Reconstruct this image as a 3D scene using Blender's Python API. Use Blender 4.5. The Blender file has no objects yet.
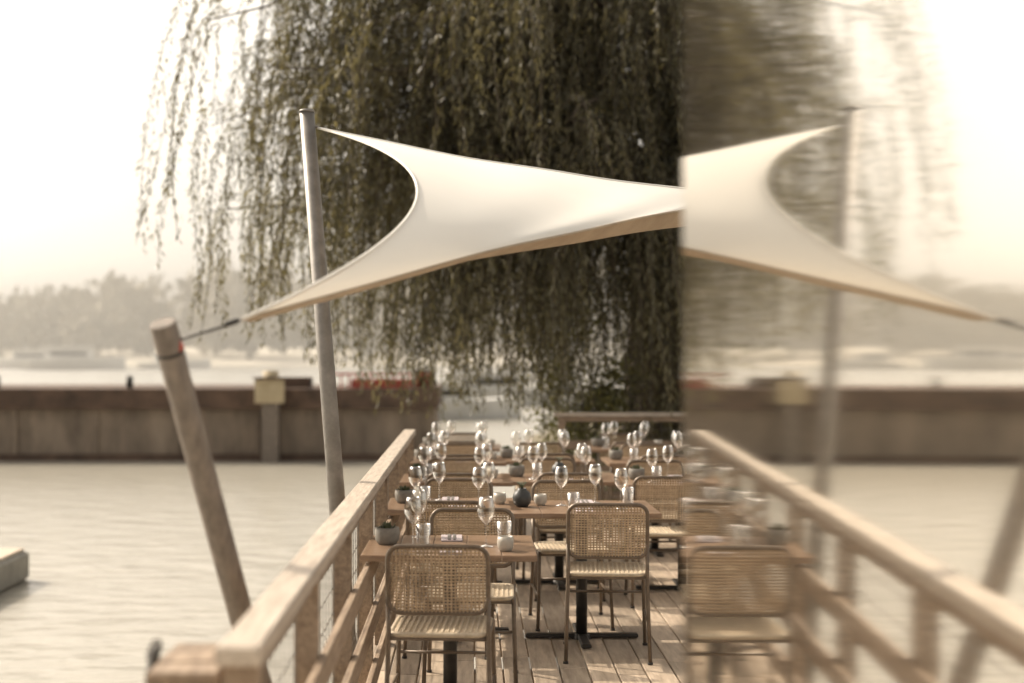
import bpy, math, random
import numpy as np
from mathutils import Vector, Matrix
random.seed(7); rng=np.random.default_rng(7)
scene=bpy.context.scene
COL=scene.collection

# ---------------------------------------------------------------- materials
def newmat(name):
    m=bpy.data.materials.new(name); m.use_nodes=True
    nt=m.node_tree; b=nt.nodes['Principled BSDF']
    return m,nt,b
def noisy(name,c1,c2,scale=6,rough=.7,stretch=(1,1,1),bump=.0,metal=0,island=0.0,detail=6,coord='Object',spec=.5,bscale=None):
    m,nt,b=newmat(name); N=nt.nodes; L=nt.links
    tc=N.new('ShaderNodeTexCoord'); mp=N.new('ShaderNodeMapping'); mp.inputs['Scale'].default_value=stretch
    L.new(tc.outputs[coord],mp.inputs['Vector'])
    nz=N.new('ShaderNodeTexNoise'); nz.inputs['Scale'].default_value=scale; nz.inputs['Detail'].default_value=detail
    nz.inputs['Roughness'].default_value=.65
    L.new(mp.outputs[0],nz.inputs['Vector'])
    rp=N.new('ShaderNodeValToRGB'); rp.color_ramp.elements[0].position=.32; rp.color_ramp.elements[1].position=.68
    rp.color_ramp.elements[0].color=(*c1,1); rp.color_ramp.elements[1].color=(*c2,1)
    L.new(nz.outputs['Fac'],rp.inputs['Fac'])
    out=rp.outputs['Color']
    if island>0:
        g=N.new('ShaderNodeNewGeometry'); mr=N.new('ShaderNodeMapRange')
        mr.inputs['To Min'].default_value=1-island; mr.inputs['To Max'].default_value=1+island
        L.new(g.outputs['Random Per Island'],mr.inputs['Value'])
        vm=N.new('ShaderNodeVectorMath'); vm.operation='SCALE'
        L.new(out,vm.inputs[0]); L.new(mr.outputs[0],vm.inputs['Scale']); out=vm.outputs[0]
    L.new(out,b.inputs['Base Color'])
    b.inputs['Roughness'].default_value=rough; b.inputs['Metallic'].default_value=metal
    b.inputs['Specular IOR Level'].default_value=spec
    if bump>0:
        bp=N.new('ShaderNodeBump'); bp.inputs['Strength'].default_value=bump; bp.inputs['Distance'].default_value=.02
        L.new(nz.outputs['Fac'],bp.inputs['Height']); L.new(bp.outputs[0],b.inputs['Normal'])
    return m

M={}
M['deck']=noisy('deck_wood',(.30,.235,.175),(.54,.44,.34),scale=5,stretch=(6,.6,6),rough=.5,bump=.3,island=.28)
M['rail']=noisy('rail_wood',(.18,.125,.085),(.36,.27,.19),scale=6,stretch=(8,.8,8),rough=.6,bump=.3,island=.12)
M['cap']=noisy('rail_cap_wood',(.38,.31,.25),(.62,.54,.45),scale=6,stretch=(8,.8,8),rough=.5,bump=.3,island=.08)
M['steel']=noisy('galvanised_steel',(.18,.165,.15),(.26,.24,.22),scale=14,rough=.48,metal=.35,bump=.05)
M['postwood']=noisy('weathered_post',(.13,.105,.085),(.25,.205,.165),scale=8,stretch=(4,4,1),rough=.6,bump=.15)
M['chairframe']=noisy('chair_tube',(.12,.09,.065),(.19,.145,.105),scale=20,rough=.35,metal=.3)
M['weave']=noisy('chair_weave',(.33,.24,.15),(.49,.37,.25),scale=40,rough=.65,island=.15)
M['seat']=noisy('seat_weave',(.46,.37,.26),(.62,.52,.39),scale=40,rough=.65,island=.12)
M['table']=noisy('table_top_wood',(.17,.105,.065),(.31,.21,.14),scale=6,stretch=(1,8,8),rough=.32,bump=.1)
M['iron']=noisy('black_iron',(.03,.027,.024),(.055,.05,.045),scale=12,rough=.45,metal=.4)
M['ceramic']=noisy('stone_pot',(.16,.145,.125),(.25,.23,.20),scale=18,rough=.7,bump=.2)
M['darkceramic']=noisy('dark_vase',(.03,.033,.033),(.06,.062,.06),scale=18,rough=.4)
M['palec']=noisy('pale_cup',(.40,.37,.32),(.50,.46,.40),scale=10,rough=.4)
M['succ']=noisy('succulent_leaf',(.06,.075,.04),(.12,.13,.07),scale=20,rough=.6,island=.3)
M['napkin']=noisy('napkin',(.38,.32,.34),(.48,.42,.42),scale=30,rough=.9)
M['red']=noisy('red_paint',(.36,.055,.04),(.44,.09,.065),scale=8,rough=.6)
M['rubber']=noisy('black_rubber',(.028,.024,.02),(.07,.06,.048),scale=14,rough=.75,bump=.3)
M['bark']=noisy('willow_bark',(.04,.03,.022),(.11,.083,.06),scale=6,stretch=(3,3,.6),rough=.9,bump=.8)
M['bank']=noisy('bank_soil',(.10,.085,.055),(.22,.19,.13),scale=2,rough=.95,bump=.5)
M['hull']=noisy('rusty_hull',(.12,.092,.07),(.31,.245,.185),scale=1.3,stretch=(1,1,.35),rough=.8,bump=.3)
M['hulldark']=noisy('hull_rim',(.055,.035,.025),(.15,.095,.065),scale=1.6,rough=.8,bump=.2)
M['hazytree']=noisy('haze_paled_foliage',(.24,.21,.155),(.36,.32,.245),scale=.12,rough=1,spec=0)  # pale base colour: aerial haze painted into the far foliage
M['shore']=noisy('distant_shore',(.42,.38,.30),(.54,.49,.41),scale=.05,rough=1,spec=0)  # shore colour lifted too, distance haze put into the base tone
M['white']=noisy('white_paint',(.66,.64,.6),(.78,.76,.72),scale=3,rough=.5)
M['teal']=noisy('teal_paint',(.10,.17,.17),(.14,.22,.21),scale=3,rough=.5)
M['yellow']=noisy('buff_board',(.40,.32,.20),(.50,.42,.28),scale=3,rough=.7)
M['concrete']=noisy('concrete',(.25,.24,.21),(.38,.36,.32),scale=5,rough=.9,bump=.2)

def leafmat(name,c1,c2,tr=.35):
    m=noisy(name,c1,c2,scale=1.3,rough=.45,island=.5,spec=.5)
    nt=m.node_tree; N=nt.nodes; L=nt.links; b=N['Principled BSDF']; o=N['Material Output']
    t=N.new('ShaderNodeBsdfTranslucent'); src=b.inputs['Base Color'].links[0].from_socket
    vm=N.new('ShaderNodeVectorMath'); vm.operation='MULTIPLY'; vm.inputs[1].default_value=(2.0,1.85,1.1)
    L.new(src,vm.inputs[0]); L.new(vm.outputs[0],t.inputs['Color'])
    mx=N.new('ShaderNodeMixShader'); mx.inputs[0].default_value=tr
    L.new(b.outputs[0],mx.inputs[1]); L.new(t.outputs[0],mx.inputs[2]); L.new(mx.outputs[0],o.inputs['Surface'])
    return m
M['leaf']=leafmat('willow_leaf',(.056,.051,.029),(.165,.15,.092),.3)
M['bush']=leafmat('bush_leaf',(.09,.092,.04),(.19,.18,.08),.45)
# sail cloth
m,nt,b=newmat('sail_cloth'); N=nt.nodes; L=nt.links
tc=N.new('ShaderNodeTexCoord'); wv=N.new('ShaderNodeTexNoise'); wv.inputs['Scale'].default_value=2.5
L.new(tc.outputs['Object'],wv.inputs['Vector'])
rp=N.new('ShaderNodeValToRGB'); rp.color_ramp.elements[0].color=(.82,.79,.735,1); rp.color_ramp.elements[1].color=(.88,.855,.80,1)
L.new(wv.outputs['Fac'],rp.inputs['Fac']); L.new(rp.outputs[0],b.inputs['Base Color']); b.inputs['Roughness'].default_value=.8
t=N.new('ShaderNodeBsdfTranslucent'); t.inputs['Color'].default_value=(.85,.79,.68,1)
mx=N.new('ShaderNodeMixShader'); mx.inputs[0].default_value=.10
L.new(b.outputs[0],mx.inputs[1]); L.new(t.outputs[0],mx.inputs[2]); L.new(mx.outputs[0],N['Material Output'].inputs['Surface'])
M['sail']=m
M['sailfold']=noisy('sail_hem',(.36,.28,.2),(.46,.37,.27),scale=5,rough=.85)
# drinking glass
m=bpy.data.materials.new('clear_glass'); m.use_nodes=True; nt=m.node_tree; N=nt.nodes; L=nt.links; N.clear()
o=N.new('ShaderNodeOutputMaterial'); tr=N.new('ShaderNodeBsdfTransparent'); tr.inputs[0].default_value=(.94,.93,.91,1)
g=N.new('ShaderNodeBsdfGlossy'); g.inputs['Roughness'].default_value=.05; g.inputs['Color'].default_value=(1,1,1,1)
lw=N.new('ShaderNodeLayerWeight'); lw.inputs['Blend'].default_value=.42
mx=N.new('ShaderNodeMixShader'); L.new(lw.outputs['Facing'],mx.inputs[0]); L.new(tr.outputs[0],mx.inputs[1]); L.new(g.outputs[0],mx.inputs[2])
L.new(mx.outputs[0],o.inputs[0]); M['glass']=m
# mirrored glazing, very slightly brushed
m=bpy.data.materials.new('mirror_glazing'); m.use_nodes=True; nt=m.node_tree; N=nt.nodes; L=nt.links; N.clear()
o=N.new('ShaderNodeOutputMaterial'); g=N.new('ShaderNodeBsdfAnisotropic'); g.inputs['Roughness'].default_value=.042
g.inputs['Anisotropy'].default_value=.36; g.inputs['Color'].default_value=(.97,.935,.88,1); g.inputs['Rotation'].default_value=.25
tg=N.new('ShaderNodeTangent'); tg.direction_type='RADIAL'; tg.axis='Z'; L.new(tg.outputs[0],g.inputs['Tangent'])
d=N.new('ShaderNodeBsdfDiffuse'); d.inputs['Color'].default_value=(.45,.39,.31,1)
tc=N.new('ShaderNodeTexCoord'); nz=N.new('ShaderNodeTexNoise'); nz.inputs['Scale'].default_value=3
mpp=N.new('ShaderNodeMapping'); mpp.inputs['Scale'].default_value=(1,.15,14)
L.new(tc.outputs['Object'],mpp.inputs['Vector']); L.new(mpp.outputs[0],nz.inputs['Vector'])
mr=N.new('ShaderNodeMapRange'); mr.inputs['To Min'].default_value=.0; mr.inputs['To Max'].default_value=.05
L.new(nz.outputs['Fac'],mr.inputs['Value'])
mx=N.new('ShaderNodeMixShader'); L.new(mr.outputs[0],mx.inputs[0]); L.new(g.outputs[0],mx.inputs[1]); L.new(d.outputs[0],mx.inputs[2])
L.new(mx.outputs[0],o.inputs[0]); M['mirror']=m
# water
m,nt,b=newmat('river_water'); N=nt.nodes; L=nt.links
b.inputs['Base Color'].default_value=(.37,.345,.29,1); b.inputs['Roughness'].default_value=.22; b.inputs['IOR'].default_value=1.33
tc=N.new('ShaderNodeTexCoord'); mp=N.new('ShaderNodeMapping'); mp.inputs['Scale'].default_value=(.7,1.2,1)
L.new(tc.outputs['Object'],mp.inputs['Vector'])
n1=N.new('ShaderNodeTexNoise'); n1.inputs['Scale'].default_value=1.8; n1.inputs['Detail'].default_value=4
L.new(mp.outputs[0],n1.inputs['Vector'])
bp=N.new('ShaderNodeBump'); bp.inputs['Strength'].default_value=.6; bp.inputs['Distance'].default_value=.12
L.new(n1.outputs['Fac'],bp.inputs['Height']); L.new(bp.outputs[0],b.inputs['Normal']); M['water']=m
# haze
m=bpy.data.materials.new('river_haze'); m.use_nodes=True; nt=m.node_tree; N=nt.nodes; L=nt.links; N.clear()
o=N.new('ShaderNodeOutputMaterial'); vs_=N.new('ShaderNodeVolumeScatter'); vs_.inputs['Color'].default_value=(1,.965,.88,1); vs_.inputs['Density'].default_value=.0024; vs_.inputs['Anisotropy'].default_value=.5
L.new(vs_.outputs[0],o.inputs['Volume']); M['haze']=m

# ---------------------------------------------------------------- mesh builder
class MB:
    def __init__(s): s.v=[];s.f=[];s.m=[];s.mats=[];s.smooth=[]
    def mi(s,k):
        if k not in s.mats: s.mats.append(k)
        return s.mats.index(k)
    def add(s,vs,fs,k,sm=False):
        o=len(s.v); i=s.mi(k); s.v+=[tuple(p) for p in vs]
        for f in fs: s.f.append([a+o for a in f]); s.m.append(i); s.smooth.append(sm)
    def box(s,c,d,k,M4=None,bev=0.0):
        x,y,z=[a/2 for a in d]
        if bev>0:
            b=min(bev,x*.9,y*.9,z*.9); vs=[];
            rings=[(-z,b),( -z+b,0),(z-b,0),(z,b)]
            for zz,i in rings:
                xi,yi=x-i,y-i
                vs+=[(-xi,-yi,zz),(xi,-yi,zz),(xi,yi,zz),(-xi,yi,zz)]
            fs=[(3,2,1,0),(12,13,14,15)]
            for r in range(3):
                for j in range(4):
                    a=r*4+j; bq=r*4+(j+1)%4; fs.append((a,bq,bq+4,a+4))
        else:
            vs=[(-x,-y,-z),(x,-y,-z),(x,y,-z),(-x,y,-z),(-x,-y,z),(x,-y,z),(x,y,z),(-x,y,z)]
            fs=[(3,2,1,0),(4,5,6,7),(0,1,5,4),(1,2,6,5),(2,3,7,6),(3,0,4,7)]
        vs=[Vector(p) for p in vs]
        if M4 is not None: vs=[M4@p for p in vs]
        c=Vector(c); s.add([p+c for p in vs],fs,k)
    def tube(s,pts,r,k,n=8,closed=False,caps=True):
        pts=[Vector(p) for p in pts]; N_=len(pts); rr=r if hasattr(r,'__len__') else [r]*N_
        vs=[]; up=None
        for i,p in enumerate(pts):
            if closed: t=(pts[(i+1)%N_]-pts[i-1]).normalized()
            else:
                a=pts[max(i-1,0)]; b=pts[min(i+1,N_-1)]; t=(b-a).normalized()
            if up is None:
                up=Vector((0,0,1)) if abs(t.z)<.9 else Vector((1,0,0))
            u=(up-t*up.dot(t))
            if u.length<1e-4: u=t.orthogonal()
            u.normalize(); w=t.cross(u); up=u
            for j in range(n):
                a=2*math.pi*j/n; vs.append(p+(u*math.cos(a)+w*math.sin(a))*rr[i])
        fs=[]
        for i in range(N_ if closed else N_-1):
            for j in range(n):
                a=i*n+j; b=i*n+(j+1)%n; i2=(i+1)%N_
                fs.append((a,b,i2*n+(j+1)%n,i2*n+j))
        s.add(vs,fs,k,True)
        if not closed and caps:
            o=len(s.v)-len(vs); i=s.mi(k)
            s.f.append([o+j for j in range(n)][::-1]); s.m.append(i); s.smooth.append(False)
            s.f.append([o+(N_-1)*n+j for j in range(n)]); s.m.append(i); s.smooth.append(False)
    def lathe(s,prof,k,c=(0,0,0),n=20,rib=0):
        vs=[];fs=[]
        for r,z in prof:
            for j in range(n):
                a=2*math.pi*j/n; q=r*(1+(rib if j%2 else -rib))
                vs.append((c[0]+q*math.cos(a),c[1]+q*math.sin(a),c[2]+z))
        for i in range(len(prof)-1):
            for j in range(n):
                fs.append((i*n+j,i*n+(j+1)%n,(i+1)*n+(j+1)%n,(i+1)*n+j))
        s.add(vs,fs,k,True)
    def mesh(s,name):
        me=bpy.data.meshes.new(name); me.from_pydata(s.v,[],s.f)
        for k in s.mats: me.materials.append(M[k])
        me.polygons.foreach_set('material_index',s.m); me.polygons.foreach_set('use_smooth',s.smooth)
        me.update(); return me
    def obj(s,name,loc=(0,0,0),rot=0,parent=None):
        o=bpy.data.objects.new(name,s.mesh(name)); COL.objects.link(o); o.location=loc; o.rotation_euler=(0,0,rot)
        if parent: o.parent=parent
        return o
def place(me,name,loc,rot=0,scale=1):
    o=bpy.data.objects.new(name,me); COL.objects.link(o); o.location=loc; o.rotation_euler=(0,0,rot); o.scale=(scale,)*3
    return o
def npmesh(name,V,F,mats,smooth=False):
    me=bpy.data.meshes.new(name); k=F.shape[1]
    me.vertices.add(len(V)); me.vertices.foreach_set('co',V.astype(np.float32).ravel())
    me.loops.add(F.size); me.loops.foreach_set('vertex_index',F.astype(np.int32).ravel())
    me.polygons.add(len(F)); me.polygons.foreach_set('loop_start',np.arange(0,F.size,k,dtype=np.int32))
    me.polygons.foreach_set('loop_total',np.full(len(F),k,dtype=np.int32))
    for q in mats: me.materials.append(M[q])
    me.update(calc_edges=True); return me
def unit(a): return a/(np.linalg.norm(a,axis=1,keepdims=True)+1e-9)
def leaves(P,D,Ln,Wd):
    S=unit(np.cross(D,rng.standard_normal(D.shape))); Ln=Ln[:,None];Wd=Wd[:,None]
    return np.stack([P,P+D*Ln*.45+S*Wd,P+D*Ln,P+D*Ln*.45-S*Wd],1).reshape(-1,3)
def jit(a): return random.uniform(-a,a)

# ---------------------------------------------------------------- water, shore
def sheet(name,x0,x1,y0,y1,z,k):
    b=MB(); b.add([(x0,y0,z),(x1,y0,z),(x1,y1,z),(x0,y1,z)],[(0,1,2,3)],k); return b.obj(name)
WZ=-1.2
sheet('water',-3000,3000,-300,4000,WZ,'water')
b=MB()
for i in range(80):
    x0=-700+i*17.5; x1=x0+17.6
    def h(x): return 3.0+1.2*math.sin(x*.013)+.6*math.sin(x*.05)
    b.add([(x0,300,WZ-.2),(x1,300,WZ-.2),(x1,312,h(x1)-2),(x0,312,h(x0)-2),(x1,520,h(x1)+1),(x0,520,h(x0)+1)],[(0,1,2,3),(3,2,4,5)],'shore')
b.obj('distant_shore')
V=[]
for row in range(3):
    for i in range(170):
        x=-640+i*7.6+jit(4); y=322+row*26+jit(8)
        hh=(17+2.6*row+3.2*math.sin(x*.021+1)+2.4*math.sin(x*.07)+jit(3.4)); r=random.uniform(3.2,6)
        n=210
        q=unit(rng.standard_normal((n,3)))*rng.uniform(.45,1,(n,1))**.5
        P=q*np.array([r,r,hh*.46])+np.array([x,y,hh*.56])
        P+=rng.standard_normal((n,3))*.5
        V.append(leaves(P,unit(rng.standard_normal((n,3))),rng.uniform(1.6,3.2,n),rng.uniform(.6,1.2,n)))
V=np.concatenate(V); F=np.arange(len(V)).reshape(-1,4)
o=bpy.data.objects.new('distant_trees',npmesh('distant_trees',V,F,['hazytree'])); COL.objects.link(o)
b=MB(); b.box((0,178,60),(1800,230,122),'haze'); b.obj('river_haze')

# barge / quay wall
b=MB()
x0,x1,y=-46,-.95,37
b.box(((x0+x1)/2,y+2.5,-.55),(x1-x0,5,1.5),'hull')
b.box(((x0+x1)/2,y+2.4,.42),(x1-x0+.2,5.2,.52),'hulldark')
for i in range(22):
    xx=x1-.4-i*2.1; b.box((xx,y-.03,-.52),(.10,.10,1.36),'hull')
b.box(((x0+x1)/2,y-.03,-1.12),(x1-x0,.12,.2),'hulldark')
for i in range(12):
    xx=x1-.25-i*.2; b.box((xx,y+.3,.86),(.04,.04,.36),'red')
b.box((x1-1.4,y+.3,1.05),(2.6,.05,.06),'red'); b.box((x1-1.2,y+.5,.80),(2.0,.3,.24),'red')
b.box((x1-.25,y+.6,.92),(.5,.5,.5),'hulldark'); b.box((x1-4.0,y+.9,.82),(1.4,.6,.28),'hulldark')
for xx in (-9,-12.5,-20,-27): b.tube([(xx,y+.5,.68),(xx,y+.5,1.0)],.09,'iron'); 
b.obj('barge')
b=MB(); b.box((-5.15,36.6,-.3),(.42,.4,1.9),'postwood'); b.box((-5.15,36.35,.62),(.75,.06,.6),'yellow'); b.box((-5.15,36.3,.96),(.8,.1,.06),'hulldark')
b.tube([(-5.15,36.6,.65),(-5.15,36.6,1.15)],.2,'yellow',n=12)
b.obj('mooring_dolphin')
def boat(loc,Ln,rot,hm='white'):
    b=MB(); n=10; rows=[]
    for i in range(n+1):
        t=i/n; w=.16*Ln*math.sin(math.pi*min(1,.25+t*.75))**.6 if t<1 else .01; sh=.09*Ln*(1+.5*t*t)
        rows.append([(t*Ln-Ln/2,-w,sh),(t*Ln-Ln/2,-w*.6,0),(t*Ln-Ln/2,w*.6,0),(t*Ln-Ln/2,w,sh)])
    vs=[p for r in rows for p in r]; fs=[]
    for i in range(n):
        for j in range(3): fs.append((i*4+j,i*4+j+1,(i+1)*4+j+1,(i+1)*4+j))
        fs.append((i*4+3,i*4,(i+1)*4,(i+1)*4+3))
    fs.append((0,1,2,3)); b.add(vs,fs,hm)
    b.box((-.05*Ln,0,.15*Ln),(.42*Ln,.2*Ln,.11*Ln),'white',bev=.02*Ln); b.box((-.05*Ln,0,.16*Ln),(.36*Ln,.206*Ln,.04*Ln),'iron')
    b.box((-.08*Ln,0,.225*Ln),(.5*Ln,.22*Ln,.02*Ln),'white')
    return b.obj('motor_boat',(loc[0],loc[1],WZ),rot)
boat((-64,230,0),16,.1); boat((-78,250,0),14,3.2); boat((-50,240,0),12,.1); boat((-21.2,58,0),6,.2,'teal'); boat((-1.2,60,0),7,.3); boat((1.3,75,0),8,.2)
b=MB(); b.box((-6.6,16.4,-1.02),(2.2,2.6,.36),'concrete',bev=.04); b.box((-6.6,16.4,-.82),(2.1,2.5,.03),'deck'); b.obj('floating_pontoon')

# ---------------------------------------------------------------- deck
b=MB(); pw=.145
x=-.56
while x<2.6:
    y=-1.5+random.uniform(-1.2,0)
    while y<15.0:
        l=2.4; y1=min(y+l,15.0); ya=max(y,-1.5)
        if y1-ya>.05: b.box((x+pw/2,(ya+y1)/2,-.0135),(pw-.009,y1-ya-.006,.027),'deck',bev=.003)
        y+=l
    x+=pw
deck=b.obj('wooden_deck')
b=MB()
for yy in np.arange(-1.4,15,0.8): b.box((1.0,yy,-.075),(3.1,.08,.09),'rail')
b.box((-.585,6.75,-.11),(.045,16.5,.2),'rail'); b.box((2.62,6.75,-.11),(.045,16.5,.2),'rail')
for yy in (.5,3.5,6.2,9,12,14.6):
    for xx in (-.4,2.4): b.tube([(xx,yy,-.13),(xx,yy,-3)],.11,'bark',n=12)
ob=b.obj('joists',parent=deck)

# ---------------------------------------------------------------- railings
def railing(name,p0,p1):
    p0=Vector(p0);p1=Vector(p1); d=p1-p0; Ln=d.length; ang=math.atan2(d.x,d.y); b=MB()
    npost=max(2,int(round(Ln/1.2))+1)
    for i in range(npost):
        yy=.05+(Ln-.1)*i/(npost-1); b.box((0,yy,.475),(.07,.07,.95),'rail',bev=.004)
    b.box((0,Ln/2,.975),(.098,Ln+.06,.045),'cap',bev=.006)
    b.box((.0,Ln/2,.925),(.04,Ln-.1,.05),'rail')
    for zz,hh in ((.13,.09),(.40,.09),(.66,.09)):
        b.box((.050,Ln/2,zz),(.026,Ln-.02,hh),'rail',bev=.003)
    for yy in np.arange(.1,Ln-.1,.10): b.tube([(-.028,yy,.1),(-.028,yy,.88)],.0022,'steel',n=3,caps=False)
    for zz in np.arange(.12,.9,.10): b.tube([(-.033,.08,zz),(-.033,Ln-.08,zz)],.0022,'steel',n=3,caps=False)
    return b.obj(name,p0,-ang)
railing('deck_railing',(-.5,3.08,0),(-.5,11.6,0))
railing('deck_railing',(2.5,3.5,0),(2.5,14.9,0))
railing('deck_railing',(.9,14.9,0),(2.45,14.9,0))
b=MB()
for i in range(3): b.box((-.64,3.20+i*.115,.905-.001*i+.003*(i==1)),(.16,.105,.03),'rail',bev=.004)
b.box((-.70,3.30,.845),(.04,.40,.09),'rail'); b.box((-.60,3.30,.845),(.04,.40,.09),'rail')
b.box((-.70,3.18,.40),(.05,.05,.80),'rail'); b.box((-.70,3.44,.40),(.05,.05,.80),'rail'); b.box((-.60,3.44,.40),(.04,.05,.80),'rail')
b.obj('side_shelf')
b=MB()
for q in range(5):
    pts=[]; cx=-.735-.007*q
    for i in range(30):
        a=2*math.pi*i/30
        pts.append((cx-.015*math.cos(a)+.008*math.sin(2*a+q),3.28+.04*q+.07*math.cos(a),.835+.02*math.sin(q*2)+.085*math.sin(a)+.012*math.sin(2*a+q*2)))
    b.tube(pts,.008,'rubber',n=8,closed=True)
b.box((-.727,3.33,.90),(.03,.03,.02),'iron')
b.obj('coiled_rope')

# ---------------------------------------------------------------- posts and sail
b=MB(); top=Vector((-.90,4.15,1.715)); bot=Vector((-.585,4.99,-.12)); 
b.tube([bot,bot.lerp(top,.5),top-(top-bot).normalized()*.006,top],[.041,.040,.040,.036],'postwood',n=24)
dv=(top-bot).normalized()
b.tube([top-dv*.10,top-dv*.09],.0412,'iron',n=24)
b.box((-.60,4.95,-.06),(.1,.16,.16),'iron',bev=.01)
b.obj('leaning_post')
b=MB(); pt=Vector((-.808,7.0,2.81)); pb=Vector((-.585,7.02,-.1))
b.tube([pb,pb.lerp(pt,.5),pt],[.044,.041,.037],'steel',n=24); b.tube([pt,pt+Vector((0,0,.012))],[.041,.034],'steel',n=24)
b.box((-.60,7.0,-.05),(.1,.2,.02),'iron')
b.tube([pt-Vector((0,0,.05)),pt+Vector((.03,-.01,-.06)),Vector((-.754,7.0,2.733))],.006,'steel')
b.obj('sail_mast')
b=MB(); b.tube([(1.9,7.55,0),(1.86,7.55,1.5),(1.82,7.55,2.75)],[.044,.041,.037],'steel',n=24)
b.box((1.9,7.55,.01),(.2,.2,.02),'iron'); b.obj('sail_mast')

A=Vector((-.754,7.0,2.733)); B=Vector((-.698,4.3,1.727)); Cc=Vector((.30,5.65,2.289))
Ct=Vector((1.27,7.5,2.475)); Cb=Vector((1.27,7.46,2.40))
def E(v): return A*(1-v)**2+Cc*2*v*(1-v)+B*v*v
nu,nv=40,30; vs=[];fs=[]
for i in range(nu+1):
    u=i/nu
    for j in range(nv+1):
        v=j/nv; C=Ct.lerp(Cb,v); p=E(v).lerp(C,u)
        bow=math.sin(math.pi*u)*math.sin(math.pi*v)
        p=p+Vector((0,.06*bow,-.03*bow))
        p.z+= .03*math.sin(math.pi*u)*(v-.5)*2
        p.z+= .004*math.sin(9*v+14*u)*math.sin(math.pi*u)
        vs.append(p)
for i in range(nu):
    for j in range(nv): a=i*(nv+1)+j; fs.append((a,a+nv+1,a+nv+2,a+1))
b=MB(); b.add(vs,fs,'sail',True)
sail=b.obj('shade_sail')
b=MB()
b.tube([vs[j] for j in range(nv+1)],.006,'sail',n=6); b.tube([vs[i*(nv+1)] for i in range(nu+1)],.006,'sail',n=6)
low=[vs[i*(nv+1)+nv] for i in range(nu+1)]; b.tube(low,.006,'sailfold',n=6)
o1=b.obj('hem',parent=sail)
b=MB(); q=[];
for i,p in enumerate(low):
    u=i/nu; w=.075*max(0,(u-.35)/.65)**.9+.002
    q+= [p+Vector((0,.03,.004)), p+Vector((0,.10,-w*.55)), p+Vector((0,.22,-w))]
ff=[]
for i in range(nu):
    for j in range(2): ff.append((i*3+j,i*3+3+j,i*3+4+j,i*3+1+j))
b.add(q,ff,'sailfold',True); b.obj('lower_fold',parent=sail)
b=MB(); tie=Vector((-.86,4.17,1.665))
b.tube([B,B.lerp(tie,.3)+Vector((0,0,-.004)),tie],.0045,'iron',n=6)
for t in (.05,.12,.19): b.tube([B.lerp(tie,t),B.lerp(tie,t+.05)],.009,'iron',n=8)
b.tube([tie+Vector((.0,0,.0)),tie+Vector((.012,0,-.02)),tie+Vector((-.0,0,-.035))],.008,'red',n=8)
b.tube([(1.27,7.48,2.44),(1.82,7.55,2.70)],.005,'iron',n=6)
b.obj('rigging',parent=sail)

# ---------------------------------------------------------------- mirrored glass screen
b=MB(); dirv=Vector((.0331,1,0)).normalized(); a0=Vector((.29-.0331*1.0,-1.0,0)); a1=Vector((.29+.0331*2.5,2.5,0))
Ln=(a1-a0).length
b.box((.006,Ln/2,1.62),(.012,Ln,3.2),'mirror')
gw=b.obj('mirrored_glass_screen',a0,-math.atan2(dirv.x,dirv.y))
b=MB(); b.box((.006,Ln/2,.01),(.05,Ln,.02),'iron'); b.box((.006,Ln/2,3.235),(.04,Ln,.03),'iron'); b.obj('frame',parent=gw)

# ---------------------------------------------------------------- chair
def rrect(w,h,r,n=5):
    pts=[]
    for cx,cy,a0 in ((w/2-r,h/2-r,0),(-w/2+r,h/2-r,90),(-w/2+r,-h/2+r,180),(w/2-r,-h/2+r,270)):
        for i in range(n+1):
            a=math.radians(a0+90*i/n); pts.append((cx+r*math.cos(a),cy+r*math.sin(a)))
    return pts
def make_chair():
    b=MB(); W=.415; R=.0105
    tilt=.13
    def bp(x,z): return (x,-(z-.46)*tilt-.012*(1-(2*x/W)**2),z)
    loop=[bp(x,z+.69) for x,z in rrect(W,.28,.055)]
    b.tube(loop,R,'chairframe',n=8,closed=True)
    for z in np.linspace(.562,.818,20):
        e=.0 if .59<z<.79 else .02
        b.tube([bp(x,z) for x in np.linspace(-W/2+.008+e,W/2-.008-e,5)],.0038,'weave',n=4,caps=False)
    for x in np.linspace(-W/2+.02,W/2-.02,24):
        p=[bp(x,z) for z in (.555,.69,.825)]
        b.tube([(a,c-.004,d) for a,c,d in p],.0036,'weave',n=4,caps=False)
    for s in (-1,1):
        x=s*W/2
        b.tube([(x*1.06,-.075,0),(x*1.02,-.02,.28),(x,.0,.46),bp(x,.62)],R,'chairframe',n=8)
        b.tube([(x*1.06,.425,0),(x*1.02,.405,.26),(x,.395,.42),(x,.385,.446),(x,.36,.452),(x,.2,.452),(x,.0,.455)],R,'chairframe',n=8)
        b.tube([(x*1.035,-.035,.20),(x*1.035,.405,.20)],.007,'chairframe',n=6)
        b.tube([(x*1.06,-.075,0),(x*1.06,-.075,.012)],.014,'iron',n=8); b.tube([(x*1.06,.425,0),(x*1.06,.425,.012)],.014,'iron',n=8)
    b.tube([(-W/2,.0,.44),(W/2,.0,.44)],.009,'chairframe'); b.tube([(-W/2,.385,.44),(W/2,.385,.44)],.009,'chairframe')
    b.tube([(-W/2*1.02,.40,.30),(W/2*1.02,.40,.30)],.007,'chairframe')
    sl=[(x,y+.195,.456) for x,y in rrect(W-.01,.40,.05)]
    b.tube(sl,.011,'seat',n=8,closed=True)
    for y in np.linspace(.015,.375,24):
        e=.02 if (y<.04 or y>.35) else 0
        b.box((0,y,.458),(W-.02-2*e,.013,.008),'seat')
    for x in np.linspace(-W/2+.03,W/2-.03,16): b.box((x,.195,.464),(.010,.37,.004),'seat')
    return b.mesh('chair')
chair=make_chair()
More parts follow.
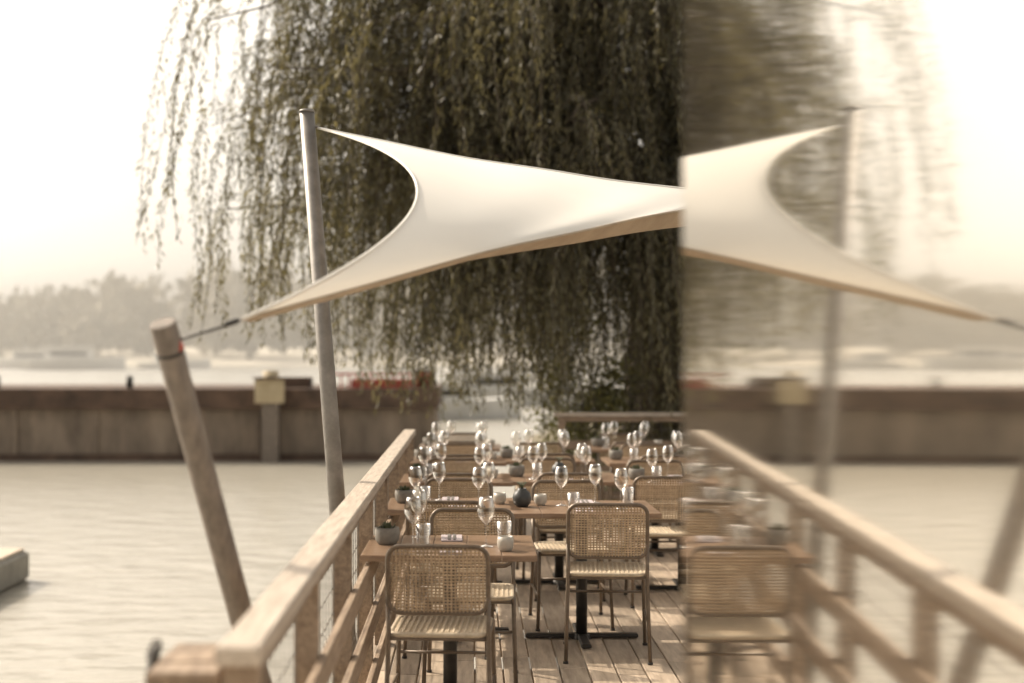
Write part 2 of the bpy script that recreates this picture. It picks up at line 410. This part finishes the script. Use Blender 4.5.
def make_table(w,d):
    b=MB(); n=5
    for i in range(n): b.box(((i-(n-1)/2)*w/n,0,.735),(w/n-.003,d,.028),'table',bev=.003)
    b.box((0,0,.716),(w*.6,d*.6,.008),'iron')
    b.tube([(0,0,.02),(0,0,.715)],.032,'iron',n=14); b.lathe([(.001,.03),(.05,.028),(.055,.012),(.06,.0)],'iron',n=14)
    for a in (0,90,180,270):
        m4=Matrix.Rotation(math.radians(a),4,'Z'); c=m4@Vector((.17,0,.018)); b.box(c,(.30,.055,.022),'iron',M4=m4,bev=.006)
    return b.mesh('table')
tbl=make_table(.77,.68); tbl2=make_table(.82,.68)
def make_glass():
    b=MB()
    pr=[(.001,.0),(.034,.001),(.034,.003),(.008,.007),(.004,.012),(.0035,.05),(.0035,.095),(.007,.105),(.022,.118),(.036,.14),(.041,.162),(.039,.185),(.033,.21),(.029,.225),(.028,.225),(.032,.209),(.038,.185),(.040,.162),(.035,.141),(.021,.120),(.001,.112)]
    b.lathe(pr,'glass',n=20); return b.mesh('wine_glass')
wg=make_glass()
b=MB(); b.lathe([(.001,0),(.03,0),(.032,.005),(.035,.09),(.0335,.09),(.030,.008),(.001,.008)],'glass',n=18); tumbler=b.mesh('tumbler')
def make_pot():
    b=MB(); b.lathe([(.001,0),(.040,0),(.052,.02),(.056,.05),(.053,.078),(.049,.078),(.050,.06),(.001,.06)],'ceramic',n=28,rib=.03)
    for i in range(46):
        a=random.uniform(0,6.28); r=random.uniform(.003,.04); h=random.uniform(.02,.05); t=random.uniform(.1,.9)
        base=Vector((r*math.cos(a)*.7,r*math.sin(a)*.7,.06)); tip=base+Vector((math.cos(a)*r*t,math.sin(a)*r*t,h)); sd=Vector((-math.sin(a),math.cos(a),0))*.007
        mid=base.lerp(tip,.5)
        b.add([base,mid+sd,tip,mid-sd],[(0,1,2,3)],'succ')
    return b.mesh('potted_succulent')
pot=make_pot()
b=MB(); b.lathe([(.001,0),(.03,0),(.048,.02),(.054,.05),(.046,.08),(.026,.096),(.026,.105),(.022,.105),(.022,.09),(.001,.08)],'darkceramic',n=24,rib=.015)
for i in range(10):
    a=i*.63; b.tube([(0,0,.1),(.012*math.cos(a),.012*math.sin(a),.125),(.028*math.cos(a),.028*math.sin(a),.14)],.0022,'succ',n=4)
vase=b.mesh('dark_vase')
b=MB(); b.lathe([(.001,0),(.026,0),(.036,.02),(.038,.045),(.034,.065),(.031,.065),(.034,.045),(.001,.03)],'palec',n=20); cup=b.mesh('candle_cup')
b=MB(); b.box((0,0,.004),(.10,.20,.008),'napkin',bev=.002); b.box((.012,0,.0105),(.012,.19,.003),'steel'); b.box((-.012,0,.0105),(.014,.19,.003),'steel'); nap=b.mesh('napkin_cutlery')

def setting(X,Y,me,items,chairs=((0,-.62),(0,.62))):
    place(me,'cafe_table',(X,Y,0),jit(.01))
    for (cx,cy) in chairs:
        place(chair,'cafe_chair',(X+cx,Y+cy,0),(0 if cy<0 else math.pi)+jit(.09))
    for it,dx,dy in items:
        mm={'w':(wg,'wine_glass'),'t':(tumbler,'water_tumbler'),'p':(pot,'potted_succulent'),'v':(vase,'dark_vase'),'c':(cup,'candle_cup'),'n':(nap,'napkin_cutlery')}[it]
        place(mm[0],mm[1],(X+dx+(jit(.03) if it!='v' else 0),Y+dy+jit(.02),.7492),jit(.3) if it!='n' else jit(.05),1.0)
std=[('p',-.30,.05),('w',-.20,-.14),('w',.16,-.16),('w',-.10,.2),('w',.2,.2),('n',.02,-.22),('n',.0,.22),('c',.28,-.02),('t',-.18,.10)]
setting(-.095,6.5,tbl,[('p',-.27,.0),('w',-.17,-.06),('w',.17,-.06),('w',-.13,.24),('n',.02,-.22),('n',.02,.22),('t',.26,.16),('t',-.10,.05),('c',.27,-.2)],chairs=((-.04,-.60),(.10,.66)))
setting(-.10,8.25,tbl,std,chairs=((-.03,-.62),(.02,.62)))
setting(-.10,9.95,tbl,std,chairs=((.02,-.60),(-.02,.62)))
setting(-.10,11.65,tbl,std,chairs=((.0,-.60),(-.0,.62)))
setting(-.10,13.3,tbl,std)
setting(.63,8.10,tbl2,[('v',-.34,.02),('c',-.25,.08),('w',-.14,.05),('w',.23,-.08),('w',.10,.22),('n',.02,-.22),('n',.05,.22),('t',-.05,-.12),('t',.30,.2)],chairs=((.09,-.60),(-.04,.64)))
setting(.62,10.0,tbl2,std+[('v',.0,.0)],chairs=((.03,-.62),(-.05,.6)))
setting(.60,11.8,tbl2,std)
setting(1.45,9.75,tbl2,std,chairs=((-.20,-.62),(-.1,.62)))
setting(1.5,11.6,tbl2,std)
setting(1.45,13.2,tbl2,std)

# ---------------------------------------------------------------- river bank
nx,ny=60,50; vs=[];fs=[]
for i in range(nx+1):
    for j in range(ny+1):
        x=.2+i*.9; y=15.2+j*1.0+ (0.8*math.sin(i*.4))*(j>0)
        edge=min(1,max(0,(x-.9)/2.2)); far=1-min(1,max(0,(y-40)/14))
        z=-1.6+1.5*edge*far+.10*math.sin(x*2.1+y)+.07*math.sin(y*2.9)
        if j==0: z=min(z,-.2)
        vs.append((x,y,z))
for i in range(nx):
    for j in range(ny): a=i*(ny+1)+j; fs.append((a,a+ny+1,a+ny+2,a+1))
b=MB(); b.add(vs,fs,'bank',True); b.obj('river_bank')

# ---------------------------------------------------------------- willow
TX,TY=2.35,17.2
b=MB()
trunk=[(TX+.05,TY,-.4),(TX,TY,.3),(TX-.02,TY,1.4),(TX+.05,TY+.05,2.8),(TX+.1,TY,4.2),(TX+.2,TY,6.0),(TX+.3,TY,7.8)]
b.tube(trunk,[.75,.56,.47,.44,.36,.25,.1],'bark',n=16)
limbs=[]
def bez(p0,p1,p2,t): return p0*(1-t)**2+p1*2*t*(1-t)+p2*t*t
for i in range(124):
    h=random.uniform(2.6,7.4); a=random.uniform(0,2*math.pi); Rm=(2.2,5.5)
    if i<54: a=math.radians(random.uniform(165,262))
    elif i<92: a=math.radians(random.uniform(195,300)); Rm=(.9,3.2); h=random.uniform(2.4,6.5)
    elif i<106: a=math.radians(random.uniform(172,215)); Rm=(4.2,5.7); h=random.uniform(4.2,6.8)
    s=Vector((TX+.1,TY,h))
    R=random.uniform(*Rm); ez=h+random.uniform(-.6,1.4)-R*.12
    e=Vector((TX+R*math.cos(a)*1.02,TY+R*math.sin(a)*.62,max(2.7 if R<2.5 else 3.4,ez)))
    m=s.lerp(e,.5)+Vector((jit(.4),jit(.4),random.uniform(.5,1.3)))
    pts=[bez(s,m,e,t) for t in np.linspace(0,1,10)]
    for k in range(1,10): pts[k]=pts[k]+Vector((jit(.06),jit(.06),jit(.06)))
    r0=random.uniform(.035,.075)
    b.tube(pts,list(np.linspace(r0,.006,10)),'bark',n=6); limbs.append(pts)
willow=b.obj('willow_tree')
LP=[];LD=[];stw=MB()
def floorZ(x):
    xs=[-4.5,-3.6,-2.6,-1.6,-.6,.4,1.2,2,3,7]; zs=[2.3,1.8,1.6,1.15,.85,.9,.6,.3,.3,1.0]
    return float(np.interp(x,xs,zs))
ns=0; step=.055
for pts in limbs:
    for c in range(random.randint(6,10)):
        t=random.uniform(.2,1)**.8*(len(pts)-1); i=min(int(t),len(pts)-2); p0=pts[i].lerp(pts[i+1],t-i)
        if p0.x>5.5: continue
        out0=Vector((p0.x-TX,p0.y-TY,0)).normalized(); out0=(out0+Vector((jit(1.0),jit(.9),0))).normalized()
        sw0=random.uniform(.25,1.15); ln0=random.uniform(1.3,4.3); sy=(jit(.2),jit(.14))
        left=min(1,max(.7,(p0.x+4.0)/3.0))
        for q in range(max(1,int(random.randint(3,5)*left))):
            p=np.array(p0)+rng.standard_normal(3)*.08
            out=(out0+Vector((jit(.3),jit(.3),0))).normalized(); swing=sw0*random.uniform(.7,1.2); ln=ln0*random.uniform(.55,1.15)
            fz=floorZ(p[0]+out.x*swing)+abs(random.gauss(0,.6))
            sway=np.array([sy[0]+jit(.05),sy[1]+jit(.05),0]); ph=random.uniform(0,6)
            pos=p.copy(); path=[pos.copy()]; ds=[]
            for k in range(int(ln/step)):
                f=k*step; hz=swing*math.exp(-f*1.3)*1.3
                d=np.array([out.x*hz,out.y*hz,(.25-f*1.7) if f<.72 else -1.0])+sway+.05*np.array([math.sin(ph+f*3),math.cos(ph+f*2.3),0])
                d/=math.sqrt(d@d); pos=pos+d*step
                if pos[2]<fz: break
                path.append(pos.copy()); ds.append(d)
            ns+=1
            if len(ds)<3: continue
            P=np.array(path[1:]); D=np.array(ds)
            k=P[:,2]<7.0
            P=P[k];D=D[k]
            for w_ in range(2):
                k=rng.random(len(P))>.10
                LP.append(P[k]); LD.append(D[k])
            if q%2==0: stw.tube([tuple(x) for x in path[::7]]+[tuple(path[-1])],.004,'bark',n=3,caps=False)
P=np.concatenate(LP);D=np.concatenate(LD); n=len(P)
P=P+rng.standard_normal((n,3))*.02
D=unit(D*.8+rng.standard_normal((n,3))*.45+np.array([0,0,-.35]))
V=leaves(P,D,rng.uniform(.065,.125,n),rng.uniform(.007,.012,n)); F=np.arange(n*4).reshape(n,4)
o=bpy.data.objects.new('foliage',npmesh('willow_foliage',V,F,['leaf'])); COL.objects.link(o); o.parent=willow
stw.obj('hanging_twigs',parent=willow)
print('leaves',n,'strands',ns)
# ---------------------------------------------------------------- shrubs
def shrub(name,c,r,cnt,mk='bush',stems=7):
    b=MB()
    for i in range(stems):
        a=random.uniform(0,6.28); b.tube([(0,0,-.1),(r[0]*.3*math.cos(a),r[1]*.3*math.sin(a),r[2]*.8),(r[0]*.7*math.cos(a),r[1]*.7*math.sin(a),r[2]*1.5)],[.03,.018,.006],'bark',n=5)
    ob=b.obj(name,c)
    cl=np.array([(rng.standard_normal(3)*np.array(r)*.5+np.array([0,0,r[2]])) for _ in range(26)])
    P=cl[rng.integers(0,26,cnt)]+rng.standard_normal((cnt,3))*.13*max(r)
    V=leaves(P,unit(rng.standard_normal((cnt,3))+np.array([0,0,-.3])),rng.uniform(.04,.075,cnt),rng.uniform(.012,.02,cnt))
    q=bpy.data.objects.new('leaves',npmesh(name+'_leaves',V,np.arange(cnt*4).reshape(-1,4),[mk])); COL.objects.link(q); q.parent=ob
shrub('shrub',(1.25,15.7,-.2),(.55,.4,.95),6500)
shrub('shrub',(2.3,15.9,-.2),(.7,.4,.9),6000,'leaf')
shrub('shrub',(3.6,18.5,-.2),(1.2,.8,1.3),7000,'leaf')

# ---------------------------------------------------------------- light
el=math.radians(39); az=math.radians(-59)
sd=Vector((math.sin(az)*math.cos(el),math.cos(az)*math.cos(el),math.sin(el)))
sl=bpy.data.lights.new('sun','SUN'); sl.energy=5; sl.angle=math.radians(.6); sl.color=(1,.87,.70)
so=bpy.data.objects.new('sun',sl); COL.objects.link(so); so.rotation_euler=(-sd).to_track_quat('-Z','Y').to_euler(); so.location=(0,0,30)
w=bpy.data.worlds.new('World'); scene.world=w; w.use_nodes=True; nt=w.node_tree; N=nt.nodes; L=nt.links
bg=N['Background']; sk=N.new('ShaderNodeTexSky'); sk.sky_type='NISHITA'; sk.sun_disc=False; sk.sun_elevation=el; sk.sun_rotation=az
sk.dust_density=5; sk.air_density=1.0; sk.ozone_density=.5
hs=N.new('ShaderNodeHueSaturation'); hs.inputs['Saturation'].default_value=.22
L.new(sk.outputs[0],hs.inputs['Color'])
vm=N.new('ShaderNodeVectorMath'); vm.operation='MULTIPLY'; vm.inputs[1].default_value=(1.75,1.61,1.40)
L.new(hs.outputs[0],vm.inputs[0]); L.new(vm.outputs[0],bg.inputs['Color']); bg.inputs['Strength'].default_value=.15
# ---------------------------------------------------------------- camera
cd=bpy.data.cameras.new('camera'); co=bpy.data.objects.new('camera',cd); COL.objects.link(co)
co.location=(0,0,1.63); co.rotation_euler=(math.radians(90),0,0); cd.lens=50; cd.sensor_width=36
cd.shift_x=41/1024; cd.shift_y=10.5/1024; cd.clip_end=8000; cd.clip_start=.05
cd.dof.use_dof=True; cd.dof.focus_distance=7.2; cd.dof.aperture_fstop=1.3
scene.camera=co
scene.view_settings.view_transform='Standard'; scene.view_settings.look='None'; scene.view_settings.exposure=0
